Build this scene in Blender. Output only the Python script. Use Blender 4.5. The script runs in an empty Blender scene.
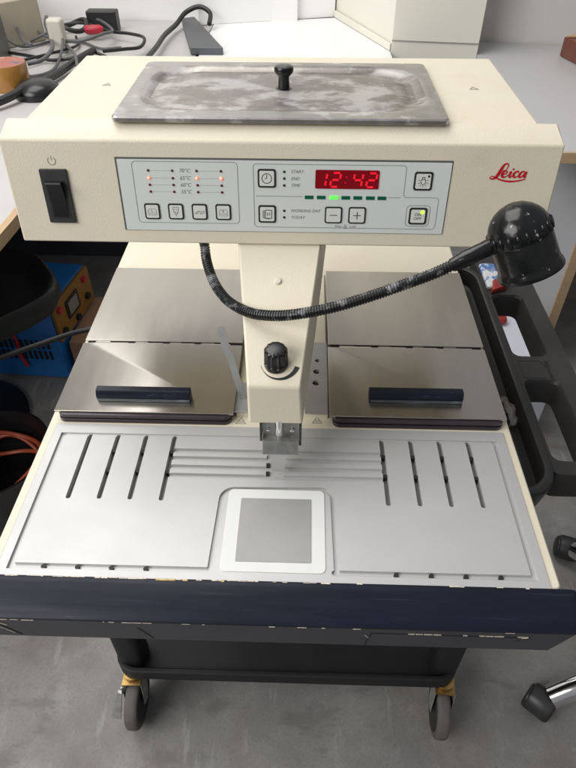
import bpy, bmesh, math, random
from mathutils import Vector, Matrix
from math import radians, sin, cos, pi
random.seed(11)
S = bpy.context.scene
COL = S.collection
WL = {}

# ------------------------------------------------------------------ materials
def mat(name, col, rough=.5, metal=0., var=0., vs=6., bump=0., bs=200., stretch=(1, 1, 1), coat=0.,
        wear=None, rvar=0., emit=None, spec=.5, bdist=.0006, alpha=1., trans=0.):
    m = bpy.data.materials.new(name); m.use_nodes = True
    nt = m.node_tree; N = nt.nodes; L = nt.links
    b = N['Principled BSDF']
    b.inputs['Roughness'].default_value = rough
    b.inputs['Metallic'].default_value = metal
    b.inputs['Coat Weight'].default_value = coat
    b.inputs['Coat Roughness'].default_value = .12
    b.inputs['Specular IOR Level'].default_value = spec
    b.inputs['Alpha'].default_value = alpha
    b.inputs['Transmission Weight'].default_value = trans
    c4 = (*col, 1)
    b.inputs['Base Color'].default_value = c4
    if emit:
        b.inputs['Emission Color'].default_value = (*emit[0], 1); b.inputs['Emission Strength'].default_value = emit[1]
    if not (var or bump or wear or rvar): return m
    tc = N.new('ShaderNodeTexCoord'); mp = N.new('ShaderNodeMapping'); mp.inputs['Scale'].default_value = stretch
    L.new(tc.outputs['Object'], mp.inputs['Vector'])
    def noise(scale, det=4, r=.6):
        n = N.new('ShaderNodeTexNoise'); n.inputs['Scale'].default_value = scale; n.inputs['Detail'].default_value = det
        n.inputs['Roughness'].default_value = r
        L.new(mp.outputs[0], n.inputs['Vector']); return n
    last = None
    if var:
        n = noise(vs, 6)
        r = N.new('ShaderNodeMapRange'); r.inputs[1].default_value = .28; r.inputs[2].default_value = .72
        r.inputs[3].default_value = 1 - var; r.inputs[4].default_value = 1 + var
        L.new(n.outputs['Fac'], r.inputs[0])
        mx = N.new('ShaderNodeMix'); mx.data_type = 'RGBA'; mx.blend_type = 'MULTIPLY'; mx.inputs[0].default_value = 1
        mx.inputs[6].default_value = c4; L.new(r.outputs[0], mx.inputs[7]); last = mx.outputs[2]
    if wear:
        for w in (wear if isinstance(wear, list) else [wear]):
            wc, sc, lo, hi, amt = w[:5]
            n = noise(sc, 8, .65)
            if len(w) > 5:
                mp2 = N.new('ShaderNodeMapping'); mp2.inputs['Scale'].default_value = w[5]
                L.new(tc.outputs['Object'], mp2.inputs['Vector']); L.new(mp2.outputs[0], n.inputs['Vector'])
            r = N.new('ShaderNodeMapRange'); r.inputs[1].default_value = lo; r.inputs[2].default_value = hi
            r.inputs[4].default_value = amt; L.new(n.outputs['Fac'], r.inputs[0])
            mx = N.new('ShaderNodeMix'); mx.data_type = 'RGBA'
            L.new(r.outputs[0], mx.inputs[0])
            if last: L.new(last, mx.inputs[6])
            else: mx.inputs[6].default_value = c4
            mx.inputs[7].default_value = (*wc, 1); last = mx.outputs[2]
            if metal > .3 and len(w) > 6:
                mr = N.new('ShaderNodeMapRange'); mr.inputs[3].default_value = metal; mr.inputs[4].default_value = w[6]
                L.new(r.outputs[0], mr.inputs[0]); L.new(mr.outputs[0], b.inputs['Metallic'])
    if last: L.new(last, b.inputs['Base Color'])
    if rvar:
        n = noise(vs * 1.7, 5)
        r = N.new('ShaderNodeMapRange'); r.inputs[1].default_value = .3; r.inputs[2].default_value = .7
        r.inputs[3].default_value = max(.03, rough - rvar); r.inputs[4].default_value = rough + rvar
        L.new(n.outputs['Fac'], r.inputs[0]); L.new(r.outputs[0], b.inputs['Roughness'])
    if bump:
        n = noise(bs, 3); bp = N.new('ShaderNodeBump'); bp.inputs['Strength'].default_value = bump
        bp.inputs['Distance'].default_value = bdist
        L.new(n.outputs['Fac'], bp.inputs['Height']); L.new(bp.outputs[0], b.inputs['Normal'])
    return m

M = {}
M['cream'] = mat('cream_paint', (.69, .635, .505), .46, var=.03, vs=5, bump=.5, bs=620, bdist=.0006,
                 wear=[((.60, .52, .37), 4, .50, .76, .45), ((.50, .43, .31), 15, .62, .78, .35), ((.26, .23, .18), 150, .735, .765, .55), ((.78, .76, .70), 60, .70, .74, .5)])
M['cream_edge'] = mat('cream_paint_worn', (.74, .67, .49), .45, var=.08, vs=30,
                      wear=[((.80, .76, .66), 60, .58, .66, .8), ((.45, .30, .10), 45, .66, .72, .6)])
M['plate'] = mat('anodised_aluminium', (.485, .485, .485), .47, .36, var=.025, vs=7, rvar=.05, stretch=(.7, 1.3, 1), bump=.06, bs=900, bdist=.0002,
                 wear=[((.54, .54, .54), 12, .54, .72, .25), ((.40, .40, .40), 70, .60, .72, .25, (2.5, .6, 1)), ((.30, .30, .30), 110, .72, .75, .5), ((.70, .70, .69), 160, .71, .74, .5)])
M['slot_shade'] = mat('slot_floor_shade', (.20, .20, .20), .4, .6)  # darker tone painted on the slot floors as recess shade
M['hole'] = mat('dark_hole', (.01, .01, .01), .6)
M['white_pl'] = mat('white_plastic', (.66, .67, .65), .4, var=.03, vs=20)
M['cold'] = mat('grey_anodised_spot', (.33, .325, .31), .52, .3, var=.06, vs=25, rvar=.07)
M['steel'] = mat('brushed_steel', (.47, .44, .395), .25, 1., var=.05, vs=9, rvar=.022, stretch=(4, .5, 1),
                 wear=[((.55, .53, .49), 6, .50, .72, .35, (1.5, .7, 1)), ((.40, .37, .33), 5, .56, .74, .35, (1.2, .8, 1)),
                       ((.80, .79, .76), 110, .735, .755, .7, (1, 1, 1)), ((.34, .32, .29), 160, .73, .75, .4, (1, 1, 1))])
M['steel_worn'] = mat('wax_stained_steel', (.30, .275, .25), .36, .8, var=.16, vs=14, rvar=.10, stretch=(1, 1.8, 1),
                      wear=[((.19, .16, .135), 12, .50, .70, .6, (.7, 2.4, 1)), ((.50, .49, .47), 15, .48, .565, .70, (1, 1.5, 1), .22),
                            ((.50, .49, .47), 40, .58, .64, .6, (1, 1.4, 1)), ((.66, .65, .63), 130, .66, .70, .6, (1, 1, 1))])
M['steel_rim'] = mat('scuffed_steel_rim', (.42, .405, .38), .34, .85, var=.14, vs=30, rvar=.1,
                     wear=[((.60, .59, .57), 24, .55, .62, .6, (1, 1.3, 1), .2)])
M['steel_edge'] = mat('steel_cut_edge', (.30, .285, .26), .3, .9, var=.15, vs=40)
M['zinc'] = mat('grey_zinc_sheet', (.42, .43, .43), .42, .75, var=.08, vs=30)
M['lever'] = mat('scuffed_bright_sheet', (.37, .37, .36), .34, .8, var=.2, vs=60, rvar=.1, wear=[((.75, .75, .74), 120, .62, .68, .6)])
M['seal'] = mat('dark_seal', (.026, .018, .024), .35, coat=.3, var=.2, vs=30)
M['navy'] = mat('navy_paint', (.0075, .0095, .020), .40, spec=.22, var=.2, vs=14, rvar=.10, stretch=(.5, 6, 6),
                wear=[((.050, .060, .085), 26, .60, .76, .40, (.25, 7, 7)), ((.16, .18, .22), 60, .70, .76, .45, (.25, 5, 5)), ((.50, .50, .50), 90, .742, .76, .6, (.8, 1.5, 1.5))])  # long pale streaks paint in highlights; the light flecks are scuffs
M['navy_low'] = mat('dark_grey_paint', (.030, .031, .040), .42, var=.2, vs=12,
                    wear=[((.10, .10, .11), 50, .68, .74, .5)])
M['navy_handle'] = mat('navy_handle_paint', (.007, .010, .020), .34, spec=.3, var=.3, vs=40,
                       wear=[((.25, .32, .38), 60, .62, .70, .55, (.3, 2, 2))])
M['strip'] = mat('scuffed_dark_strip', (.055, .065, .075), .4, var=.3, vs=50, wear=[((.24, .29, .32), 40, .52, .66, .6, (.4, 2, 2))])
M['chip'] = mat('bare_chipped_edge', (.66, .60, .48), .6, var=.3, vs=300)
M['chip_tan'] = mat('tan_chipped_edge', (.55, .40, .17), .6, var=.3, vs=200)
M['black_gl'] = mat('black_gloss_paint', (.006, .0065, .007), .20, spec=.42, var=.3, vs=40, bump=.4, bs=55, bdist=.0016, rvar=.08,
                    wear=[((.42, .42, .41), 95, .655, .69, .8)])
M['goose'] = mat('black_scuffed_metal', (.010, .010, .011), .35, .0, var=.3, vs=60,
                 wear=[((.36, .36, .38), 70, .52, .66, .65), ((.62, .62, .62), 150, .66, .70, .6)])
M['black_pl'] = mat('black_plastic', (.009, .009, .010), .27, var=.2, vs=60, wear=[((.35, .35, .36), 140, .72, .75, .6)])
M['rocker'] = mat('black_switch_plastic', (.009, .009, .010), .24, wear=[((.45, .45, .45), 170, .72, .75, .6)])
M['bezel'] = mat('dark_grey_bezel', (.030, .030, .033), .45, var=.2, vs=60, wear=[((.35, .35, .36), 160, .70, .73, .6)])
M['panel'] = mat('membrane_panel', (.63, .665, .64), .35, var=.02, vs=10)
M['panel_edge'] = mat('panel_edge_shadow', (.10, .10, .095), .5)  # dark tone for the painted shadow around the control panel
M['key'] = mat('button_face', (.66, .67, .64), .38)
M['ink'] = mat('black_ink', (.016, .016, .018), .45)
M['ink_grey'] = mat('grey_ink', (.17, .18, .18), .5)
M['ink_pale'] = mat('pale_grey_ink', (.40, .43, .41), .5)
M['red_ink'] = mat('red_print', (.50, .008, .020), .4)
M['disp'] = mat('red_display_window', (.08, .001, .004), .25, emit=((.7, .0, .012), .15))
M['seg'] = mat('red_led_segment', (.30, .005, .01), .3, emit=((1, .012, .03), .80))
M['led_off'] = mat('dark_red_led', (.085, .007, .012), .3)
M['led_green_off'] = mat('dark_green_led', (.008, .016, .012), .3)
M['led_on'] = mat('lit_orange_led', (.9, .3, .2), .3, emit=((1, .13, .05), .95))
M['led_halo'] = mat('lit_orange_led_core', (1, .7, .55), .3, emit=((1, .42, .22), 1.05))
M['bar_off'] = mat('green_bar', (.0, .10, .055), .35)
M['bar_on'] = mat('lit_green_bar', (.1, .8, .1), .3, emit=((.10, .95, .06), 1.0))
M['yel_on'] = mat('lit_yellow_green_led', (.5, .8, .1), .3, emit=((.5, .95, .03), .95))
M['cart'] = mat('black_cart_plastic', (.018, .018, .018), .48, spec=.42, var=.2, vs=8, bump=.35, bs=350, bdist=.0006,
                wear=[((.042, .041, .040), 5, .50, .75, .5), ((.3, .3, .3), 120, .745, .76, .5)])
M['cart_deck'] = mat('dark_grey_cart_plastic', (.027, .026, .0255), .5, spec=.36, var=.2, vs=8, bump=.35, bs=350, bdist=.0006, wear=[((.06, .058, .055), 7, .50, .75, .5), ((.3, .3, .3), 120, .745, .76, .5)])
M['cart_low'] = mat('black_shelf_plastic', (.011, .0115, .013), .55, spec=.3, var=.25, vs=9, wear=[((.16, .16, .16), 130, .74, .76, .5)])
M['rubber'] = mat('worn_grey_rubber', (.10, .092, .088), .75, var=.25, vs=30, wear=[((.30, .29, .28), 90, .70, .75, .6)])
M['wheel_hub'] = mat('black_wheel_hub', (.014, .014, .015), .45)
M['brass'] = mat('yellow_zinc', (.34, .22, .075), .35, .85, var=.3, vs=60)
M['greymetal'] = mat('grey_cast_metal', (.33, .33, .32), .45, .5, var=.3, vs=60)
M['chrome'] = mat('chrome', (.72, .72, .72), .10, 1., rvar=.05, var=.06, vs=20)
M['caster_pl'] = mat('dark_grey_caster_plastic', (.026, .026, .028), .42, var=.25, vs=40)
M['floor'] = mat('concrete_floor', (.225, .218, .208), .60, var=.20, vs=5.5, rvar=.12, bump=.2, bs=60, bdist=.002,
                 wear=[((.135, .128, .120), 6.5, .50, .66, .5), ((.30, .295, .288), 11, .56, .68, .4), ((.17, .125, .10), 3.6, .52, .66, .65), ((.105, .10, .094), 4.5, .56, .62, .45, (1, 2.2, 1)), ((.34, .335, .33), 9, .60, .66, .45, (3, .5, 1)), ((.09, .085, .08), 12, .655, .68, .7, (.35, 3, 1)),
                       ((.32, .315, .31), 38, .62, .70, .5), ((.05, .045, .042), 24, .69, .72, .75), ((.42, .41, .40), 90, .735, .76, .6), ((.14, .137, .131), 170, .50, .64, .45), ((.26, .255, .25), 240, .55, .66, .4)])
M['wall_r'] = mat('grey_white_wall', (.60, .585, .56), .7, var=.04, vs=2)
M['wall'] = mat('white_wall', (.82, .815, .80), .7, var=.03, vs=2)
M['lam'] = mat('grey_laminate', (.50, .495, .50), .42, var=.04, vs=3)
M['lam_l'] = mat('grey_laminate_desk', (.50, .49, .48), .45, var=.06, vs=4)
M['lam_p'] = mat('pale_grey_panel', (.42, .43, .45), .5, var=.04, vs=3)
M['lam_b'] = mat('brown_grey_panel', (.20, .175, .14), .6, var=.1, vs=3)
M['dark_panel'] = mat('dark_grey_panel', (.07, .075, .085), .6, var=.25, vs=4)
M['wood'] = mat('wood_edge', (.50, .35, .20), .5, var=.15, vs=8, stretch=(1, 1, 10))
M['wood_h'] = mat('wood_edge_desk', (.50, .35, .20), .5, var=.15, vs=20, stretch=(1, .3, 10))
M['whitetop'] = mat('white_worktop', (.86, .86, .86), .35, var=.02, vs=3)
M['pillar'] = mat('cream_white_cabinet', (.75, .725, .64), .5, var=.02, vs=2)
M['seam'] = mat('dark_seam', (.30, .29, .27), .6)
M['bar'] = mat('slate_grey_bar', (.10, .105, .115), .4, .3, var=.1, vs=20)
M['cab_blk'] = mat('black_cable_rubber', (.014, .014, .015), .42)
M['cab_gry'] = mat('grey_cable_rubber', (.10, .10, .105), .45)
M['plugw'] = mat('cream_plug', (.60, .57, .50), .45)
M['plugr'] = mat('red_plug', (.45, .02, .04), .4)
M['tape'] = mat('brown_packing_tape', (.36, .17, .035), .28, coat=.4, var=.12, vs=30)
M['tapetop'] = mat('printed_tape_core', (.40, .14, .10), .5, wear=[((.13, .12, .20), 16, .52, .56, .8), ((.6, .45, .36), 24, .56, .60, .7)])
M['card'] = mat('brown_cardboard', (.34, .20, .115), .8, var=.1, vs=12)
M['beige'] = mat('beige_plastic_box', (.40, .35, .27), .6, var=.08, vs=6)
M['boxgrey'] = mat('grey_painted_metal', (.17, .17, .16), .45, .3, var=.1, vs=8)
M['blue'] = mat('blue_powder_coat', (.016, .17, .52), .42, coat=.1, var=.2, vs=6, wear=[((.03, .05, .10), 9, .52, .72, .5), ((.25, .3, .38), 60, .71, .74, .5)])
M['orange'] = mat('orange_yellow_panel', (.27, .13, .018), .45, var=.1, vs=10)
M['lcd'] = mat('grey_lcd', (.22, .22, .19), .25)
M['orangehose'] = mat('orange_red_hose', (.38, .07, .025), .4, var=.1, vs=20)
M['stool'] = mat('black_moulded_foam', (.016, .016, .016), .55, var=.3, vs=10, bump=.2, bs=150)
M['redwood'] = mat('red_brown_wood', (.16, .050, .030), .35, coat=.2, var=.25, vs=10, stretch=(1, 6, 1))
M['tan'] = mat('tan_strip', (.52, .36, .22), .5)
M['greydark'] = mat('dark_worn_metal', (.06, .06, .06), .35, .5, wear=[((.4, .4, .4), 90, .58, .66, .7)])
M['red'] = mat('red_plastic_film', (.30, .028, .020), .35, var=.2, vs=60)
M['packet'] = mat('blue_white_packet', (.62, .63, .64), .4, wear=[((.03, .14, .42), 45, .50, .54, .95), ((.45, .36, .28), 55, .60, .63, .6)])
M['film'] = mat('crumpled_clear_film', (.48, .45, .38), .3, alpha=.40, var=.2, vs=50)
M['boxw'] = mat('pale_grey_box', (.58, .60, .66), .5, var=.03, vs=6)
M['debris'] = mat('white_wax_crumb', (.7, .7, .66), .6)

# ------------------------------------------------------------------ mesh builder
class MB:
    def __init__(s, mtx=None): s.bm = bmesh.new(); s.mi = 0; s.M = mtx
    def vs(s, pts):
        if s.M: return [s.bm.verts.new(s.M @ Vector(p)) for p in pts]
        return [s.bm.verts.new(p) for p in pts]
    def f(s, v):
        try:
            f = s.bm.faces.new(v); f.material_index = s.mi; return f
        except ValueError: return None
    def loft(s, rings, c0=True, c1=True, closed=True):
        R = [s.vs(r) for r in rings]; n = len(R[0])
        for a, b in zip(R, R[1:]):
            for i in range(n if closed else n - 1):
                j = (i + 1) % n; s.f([a[i], a[j], b[j], b[i]])
        if c0: s.f(R[0][::-1])
        if c1: s.f(R[-1])
        return s
    def slab(s, pts, w0, w1):
        return s.loft([[(p[0], p[1], w0) for p in pts], [(p[0], p[1], w1) for p in pts]])
    def box(s, x0, x1, y0, y1, z0, z1): return s.slab([(x0, y0), (x1, y0), (x1, y1), (x0, y1)], z0, z1)
    def flat(s, pts, w): s.f(s.vs([(p[0], p[1], w) for p in pts])); return s
    def tube(s, path, r, n=10, cap=True):
        path = [Vector(p) for p in path]; k = len(path)
        rs = r if isinstance(r, (list, tuple)) else [r] * k
        t0 = (path[1] - path[0]).normalized()
        u = t0.orthogonal().normalized(); rings = []
        for i, p in enumerate(path):
            t = (path[min(i + 1, k - 1)] - path[max(i - 1, 0)]).normalized()
            u = (u - t * u.dot(t)).normalized(); v = t.cross(u)
            rings.append([tuple(p + (u * cos(2 * pi * a / n) + v * sin(2 * pi * a / n)) * rs[i]) for a in range(n)])
        return s.loft(rings, cap, cap)
    def lathe(s, prof, o, axis, n=32, c0=True, c1=True):
        o = Vector(o); a = Vector(axis).normalized(); u = a.orthogonal().normalized(); v = a.cross(u)
        return s.loft([[tuple(o + a * h + (u * cos(2 * pi * i / n) + v * sin(2 * pi * i / n)) * max(r, 1e-5)) for i in range(n)] for r, h in prof], c0, c1)
    def stroke(s, pts, w, h, closed=False):
        pts = [Vector((p[0], p[1])) for p in pts]; k = len(pts)
        ws = w if isinstance(w, (list, tuple)) else [w] * k
        A = []; B = []
        for i, p in enumerate(pts):
            if closed: a, b = pts[i - 1], pts[(i + 1) % k]
            else: a, b = pts[max(i - 1, 0)], pts[min(i + 1, k - 1)]
            d1 = (p - a).normalized() if (p - a).length > 0 else (b - p).normalized()
            d2 = (b - p).normalized() if (b - p).length > 0 else d1
            t = (d1 + d2)
            t = t.normalized() if t.length > 1e-6 else d1
            nn = Vector((-t.y, t.x)); m = min(1.8, 1 / max(.3, nn.dot(Vector((-d1.y, d1.x)))))
            q = nn * ws[i] / 2 * m
            A.append((p.x + q.x, p.y + q.y, h)); B.append((p.x - q.x, p.y - q.y, h))
        va = s.vs(A); vb = s.vs(B)
        for i in range(k if closed else k - 1):
            j = (i + 1) % k; s.f([va[i], vb[i], vb[j], va[j]])
        return s
    def text(s, body, size, u, v, h, shear=0., sx=1., align='LEFT', rot=0.):
        cu = bpy.data.curves.new('t', 'FONT'); cu.body = body; cu.size = size; cu.shear = shear; cu.align_x = align; cu.align_y = 'CENTER'
        cu.resolution_u = 3
        o = bpy.data.objects.new('t', cu); COL.objects.link(o)
        dg = bpy.context.evaluated_depsgraph_get(); me = bpy.data.meshes.new_from_object(o.evaluated_get(dg))
        vv = []
        for q in me.vertices:
            x, y = q.co.x * sx, q.co.y
            vv.append((u + x * cos(rot) - y * sin(rot), v + x * sin(rot) + y * cos(rot), h))
        nv = s.vs(vv)
        for p in me.polygons: s.f([nv[i] for i in p.vertices])
        bpy.data.objects.remove(o); bpy.data.curves.remove(cu); bpy.data.meshes.remove(me)
        return s
    def mesh(s, name, mats, recalc=True):
        if recalc: bmesh.ops.recalc_face_normals(s.bm, faces=s.bm.faces)
        me = bpy.data.meshes.new(name); s.bm.to_mesh(me); s.bm.free()
        for m in (mats if isinstance(mats, (list, tuple)) else [mats]): me.materials.append(M[m] if isinstance(m, str) else m)
        return me

def wl(p): return WL[p.name] if p else Vector((0, 0, 0))
def link(name, me, parent=None, bevel=0., seg=2, ang=35, base=False):
    co = [v.co for v in me.vertices]
    c = Vector([(min(v[i] for v in co) + max(v[i] for v in co)) / 2 for i in range(3)])
    if base or not parent: c.z = min(v.z for v in co)
    me.transform(Matrix.Translation(-c))
    o = bpy.data.objects.new(name, me); COL.objects.link(o)
    if parent: o.parent = parent
    o.location = c - wl(parent); WL[o.name] = c
    me.shade_smooth(); me.set_sharp_from_angle(angle=radians(ang))
    if bevel:
        b = o.modifiers.new('bevel', 'BEVEL'); b.width = bevel; b.segments = seg; b.limit_method = 'ANGLE'; b.angle_limit = radians(40)
        b.harden_normals = True
    return o
def part(name, mb, mats, parent=None, bevel=0., seg=2, ang=35, label=None, recalc=True):
    o = link(name, mb.mesh(name, mats, recalc), parent, bevel, seg, ang)
    if label: o['label'] = label
    return o
def tag(o, label, cat, group=None):
    o['label'] = label; o['category'] = cat
    if group: o['group'] = group
    return o
def struct(o): o['kind'] = 'structure'; return o
def thing(name, loc, label, cat, group=None):
    o = bpy.data.objects.new(name, None); COL.objects.link(o); o.location = loc; o.empty_display_size = .02
    WL[o.name] = Vector(loc); return tag(o, label, cat, group)
def cut(o, mb):
    me = mb.mesh('cutter', []); c = bpy.data.objects.new('cutter', me); COL.objects.link(c)
    c.location = (0, 0, 0); me.transform(Matrix.Translation(-WL[o.name])); c.location = WL[o.name]
    bpy.context.view_layer.update()
    m = o.modifiers.new('cut', 'BOOLEAN'); m.object = c; m.operation = 'DIFFERENCE'; m.solver = 'EXACT'; m.use_self = True
    dg = bpy.context.evaluated_depsgraph_get(); dg.update()
    new = bpy.data.meshes.new_from_object(o.evaluated_get(dg)); o.modifiers.clear(); o.data = new
    bpy.data.objects.remove(c)
    new.shade_smooth(); new.set_sharp_from_angle(angle=radians(30)); return o
def copy_thing(o, parent=None):
    c = o.copy(); COL.objects.link(c)
    if parent: c.parent = parent
    for ch in list(o.children): copy_thing(ch, c)
    return c
def rrect(x0, x1, y0, y1, r, n=5):
    p = []
    for cx, cy, a in ((x1 - r, y0 + r, -90), (x1 - r, y1 - r, 0), (x0 + r, y1 - r, 90), (x0 + r, y0 + r, 180)):
        for i in range(n + 1):
            t = radians(a + 90 * i / n); p.append((cx + r * cos(t), cy + r * sin(t)))
    return p
def z3(p, z): return [(a[0], a[1], z) for a in p]
def spline(pts, n=8):
    P = [Vector(p) for p in pts]; P = [2 * P[0] - P[1]] + P + [2 * P[-1] - P[-2]]; out = []
    for i in range(1, len(P) - 2):
        for k in range(n):
            t = k / n; a, b, c, d = P[i - 1], P[i], P[i + 1], P[i + 2]
            out.append(.5 * ((2 * b) + (c - a) * t + (2 * a - 5 * b + 4 * c - d) * t * t + (3 * b - a - 3 * c + d) * t ** 3))
    out.append(P[-2]); return out
def circ(u, v, r, n=14): return [(u + r * cos(2 * pi * i / n), v + r * sin(2 * pi * i / n)) for i in range(n)]

# ================================================================== EMBEDDING STATION
st = thing('embedding_station', (0, .3, -.082), 'cream laboratory wax embedding machine with control panel, steel hot lids and navy armrest', 'lab machine')

# base body
b = MB(); b.slab(rrect(-.30, .30, -.013, .685, .006, 3), -.078, -.0015)
base = part('base_body', b, 'cream', st)
c = MB(); c.box(-.2885, .2885, -.05, .2032, -.0118, .02); cut(base, c)
bv = base.modifiers.new('bevel', 'BEVEL'); bv.width = .002; bv.segments = 2; bv.limit_method = 'ANGLE'
# printed heat warning triangles on the cream strip
for cx, cy in ((-.0496, .2152), (.0502, .2190)):
    t = MB(); tri = [(cx - .0062, cy - .0045), (cx + .0062, cy - .0045), (cx, cy + .0062)]
    t.stroke(tri, .0008, -.0011, True)
    for k in (-.002, 0, .002): t.stroke([(cx + k, cy - .003), (cx + k + .0006, cy - .001), (cx + k, cy + .0006)], .0005, -.0011)
    part('warning_symbol', t, 'ink_grey', base)

# work plate with milled grooves
b = MB(); b.box(-.2888, .2888, -.0132, .2035, -.012, 0)
plate = part('work_plate', b, 'plate', st)
c = MB()
G = -.0034
def gbox(x0, x1, y0, y1, d=G): c.slab(rrect(x0, x1, y0, y1, min(x1 - x0, y1 - y0) * .49, 4), d, .01)
def gpath(pts, w, d=G):
    A = []; k = len(pts)
    P = [Vector(p) for p in pts]
    L_, R_ = [], []
    for i, p in enumerate(P):
        a, bb = P[max(i - 1, 0)], P[min(i + 1, k - 1)]
        t = (bb - a).normalized(); nn = Vector((-t.y, t.x)) * w / 2
        L_.append((p + nn)[:]); R_.append((p - nn)[:])
    c.slab(L_ + R_[::-1], d, .01)
def corner(cx, cy, r, a0, a1, n=6): return [(cx + r * cos(radians(a0 + (a1 - a0) * i / n)), cy + r * sin(radians(a0 + (a1 - a0) * i / n))) for i in range(n + 1)]
loop = [(-.0640, -.002)] + corner(-.0475, .0900, .0140, 180, 90) + corner(.0535, .0920, .0140, 90, 0) + [(.0695, -.002)]
gpath(loop, .0058)
for s_ in (-1, 1):
    x = .2752 * s_
    gpath([(x, .1880), (x, -.0060)], .0066)
    gbox(min(s_ * .2765, s_ * .0640), max(s_ * .2765, s_ * .0640), -.0050, .0012, -.0032)
    for xx, y0, y1 in ((.1315, .0850, .1875), (.1680, .0855, .1875), (.2040, .0855, .1875), (.2402, .0850, .1875)):
        gbox(s_ * xx - .0028, s_ * xx + .0028, y0, y1, -.0075)
gbox(-.278, .278, .1830, .1880, -.0022)
for y in (.1615, .1490, .1355, .1225):
    gbox(-.130, .1305, y - .0034, y + .0034, -.0042)
gbox(-.0122, .0098, .1180, .1660, -.0034)
cut(plate, c)
bv = plate.modifiers.new('bevel', 'BEVEL'); bv.width = .0011; bv.segments = 2; bv.limit_method = 'ANGLE'; bv.angle_limit = radians(50)
plate.data.materials.append(M['slot_shade'])
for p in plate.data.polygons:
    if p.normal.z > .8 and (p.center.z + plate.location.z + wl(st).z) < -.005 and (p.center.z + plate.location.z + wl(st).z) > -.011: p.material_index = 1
def hole_part(o, r, z0, z1):
    d = MB(); d.lathe([(r, z0), (r, z1)], o, (0, 0, 1), 12); part('drain_hole', d, 'hole', plate)
for s_ in (-1, 1):
    for xx in (.1315, .1680, .2040, .2402):
        for y in (.1600, .1290):
            if xx > .23 and s_ < 0: continue
            hole_part((s_ * xx + .0003, y, 0), .0027, -.0080, -.0012)
        hole_part((s_ * xx, -.0019, 0), .0027, -.0045, -.0008)
for y in (.1420, .1292):
    d = MB(); d.box(-.0118, -.0078, y - .003, y + .003, -.0036, -.0012); part('lever_reflection', d, 'hole', plate)  # two dark squares painted in as the lever's reflection

b = MB(); b.slab(rrect(-.0535, .0580, -.0035, .1035, .006), -.002, .0010)
wf = part('cold_plate_frame', b, 'white_pl', st, .0006)
b = MB(); b.slab(rrect(-.0383, .0425, .0082, .0902, .001, 2), .0005, .0017)
part('cold_plate', b, 'cold', wf, .0003)

# navy armrest / bumper
def xring(prof, x): return [(x, y, z) for y, z in prof]
up = [(-.0137, -.040), (-.0137, .0006), (-.0165, .0012), (-.0205, .0006), (-.030, -.0018), (-.0420, -.0058), (-.0500, -.0092), (-.0538, -.0122), (-.0540, -.0148), (-.0520, -.0165), (-.040, -.040)]
b = MB()
rings = []
for x, k in ((-.3135, .75), (-.3125, .86), (-.309, .96), (-.303, 1.), (0, 1.), (.303, 1.), (.309, .96), (.3125, .86), (.3135, .75)):
    rings.append([(x, -.0137 + (y + .0137) * k, z if z < -.010 else -.010 + (z + .010) * (k if k < 1 else 1)) for y, z in up])
b.loft(rings)
arm = b
b = MB()
b.loft([[(-.290, -.050, -.060), (.2915, -.050, -.060), (.2915, -.014, -.060), (-.290, -.014, -.060)],
        [(-.306, -.0530, -.0150), (.3070, -.0530, -.0150), (.3070, -.014, -.0150), (-.306, -.014, -.0150)]])
apr = b
# drawer outline + chipped paint along the edges
def fy(z): return -.050 + (-.0530 + .050) * (z + .060) / .0450 - .0004
for xa, xb, xc, xd in ((.1045, .2645, .1000, .2500), (-.2720, -.1300, -.2600, -.1240)):
    d = apr; d.mi = 1
    right = xa > 0
    def line(p, q, w):
        (x0, z0), (x1, z1) = p, q; dx, dz = x1 - x0, z1 - z0; l = math.hypot(dx, dz); nx, nz = -dz / l * w / 2, dx / l * w / 2
        d.loft([[(x0 + nx, fy(z0 + nz) + o, z0 + nz), (x1 + nx, fy(z1 + nz) + o, z1 + nz), (x1 - nx, fy(z1 - nz) + o, z1 - nz), (x0 - nx, fy(z0 - nz) + o, z0 - nz)] for o in (.0015, 0)])
    if right:
        line((xa, -.0275), (xb, -.0285), .0016); line((xa, -.0275), (xc, -.0585), .0014); line((xb, -.0285), (.2500, -.0395), .0009)
    else:
        line((-.2790, -.0300), (-.2620, -.0560), .0016); line((-.1345, -.0300), (-.1225, -.0560), .0013)
d = apr; d.mi = 2
def chip(x, y, z, lx, ly, lz):
    d.box(x - lx, x + lx, y - ly, y + ly, z - lz, z + lz)
x = -.30
while x < .30:
    l = random.uniform(.0008, .006)
    dens = .26 if x < -.12 else (.12 if x < .02 else (.26 if x < .10 else .03))
    if random.random() < dens: chip(x + l, -.0529, -.0158 + random.uniform(-.0005, .0004), l, .0012, random.uniform(.00012, .0004))
    x += 2 * l + random.uniform(.0004, .004)
d = arm; d.mi = 1; x = -.30
while x < .30:
    l = random.uniform(.0008, .005)
    if random.random() < (.75 if x < .05 else .15): chip(x + l, -.0143 + random.uniform(-.0003, .0003), .0008, l, random.uniform(.00015, .0007), .0005)
    x += 2 * l + random.uniform(.0001, .001)
d.mi = 2
for x0, x1 in ((-.118, -.098), (-.09, -.085), (.17, .19), (-.05, -.047), (.196, .2)):
    if x0 < .1: chip((x0 + x1) / 2, -.0152, .0012, (x1 - x0) / 2, .0009, .0006)
part('armrest', arm, ['navy', 'chip', 'chip_tan'], st, 0, 2, 40)
d = apr; d.mi = 2; xx = .106
while xx < .263:
    l = random.uniform(.001, .006)
    if random.random() < .6: d.box(xx, xx + 2 * l, fy(-.0266) - .0003, fy(-.0266) + .001, -.0268, -.0265 + random.uniform(0, .0003))
    xx += 2 * l + .001
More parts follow.
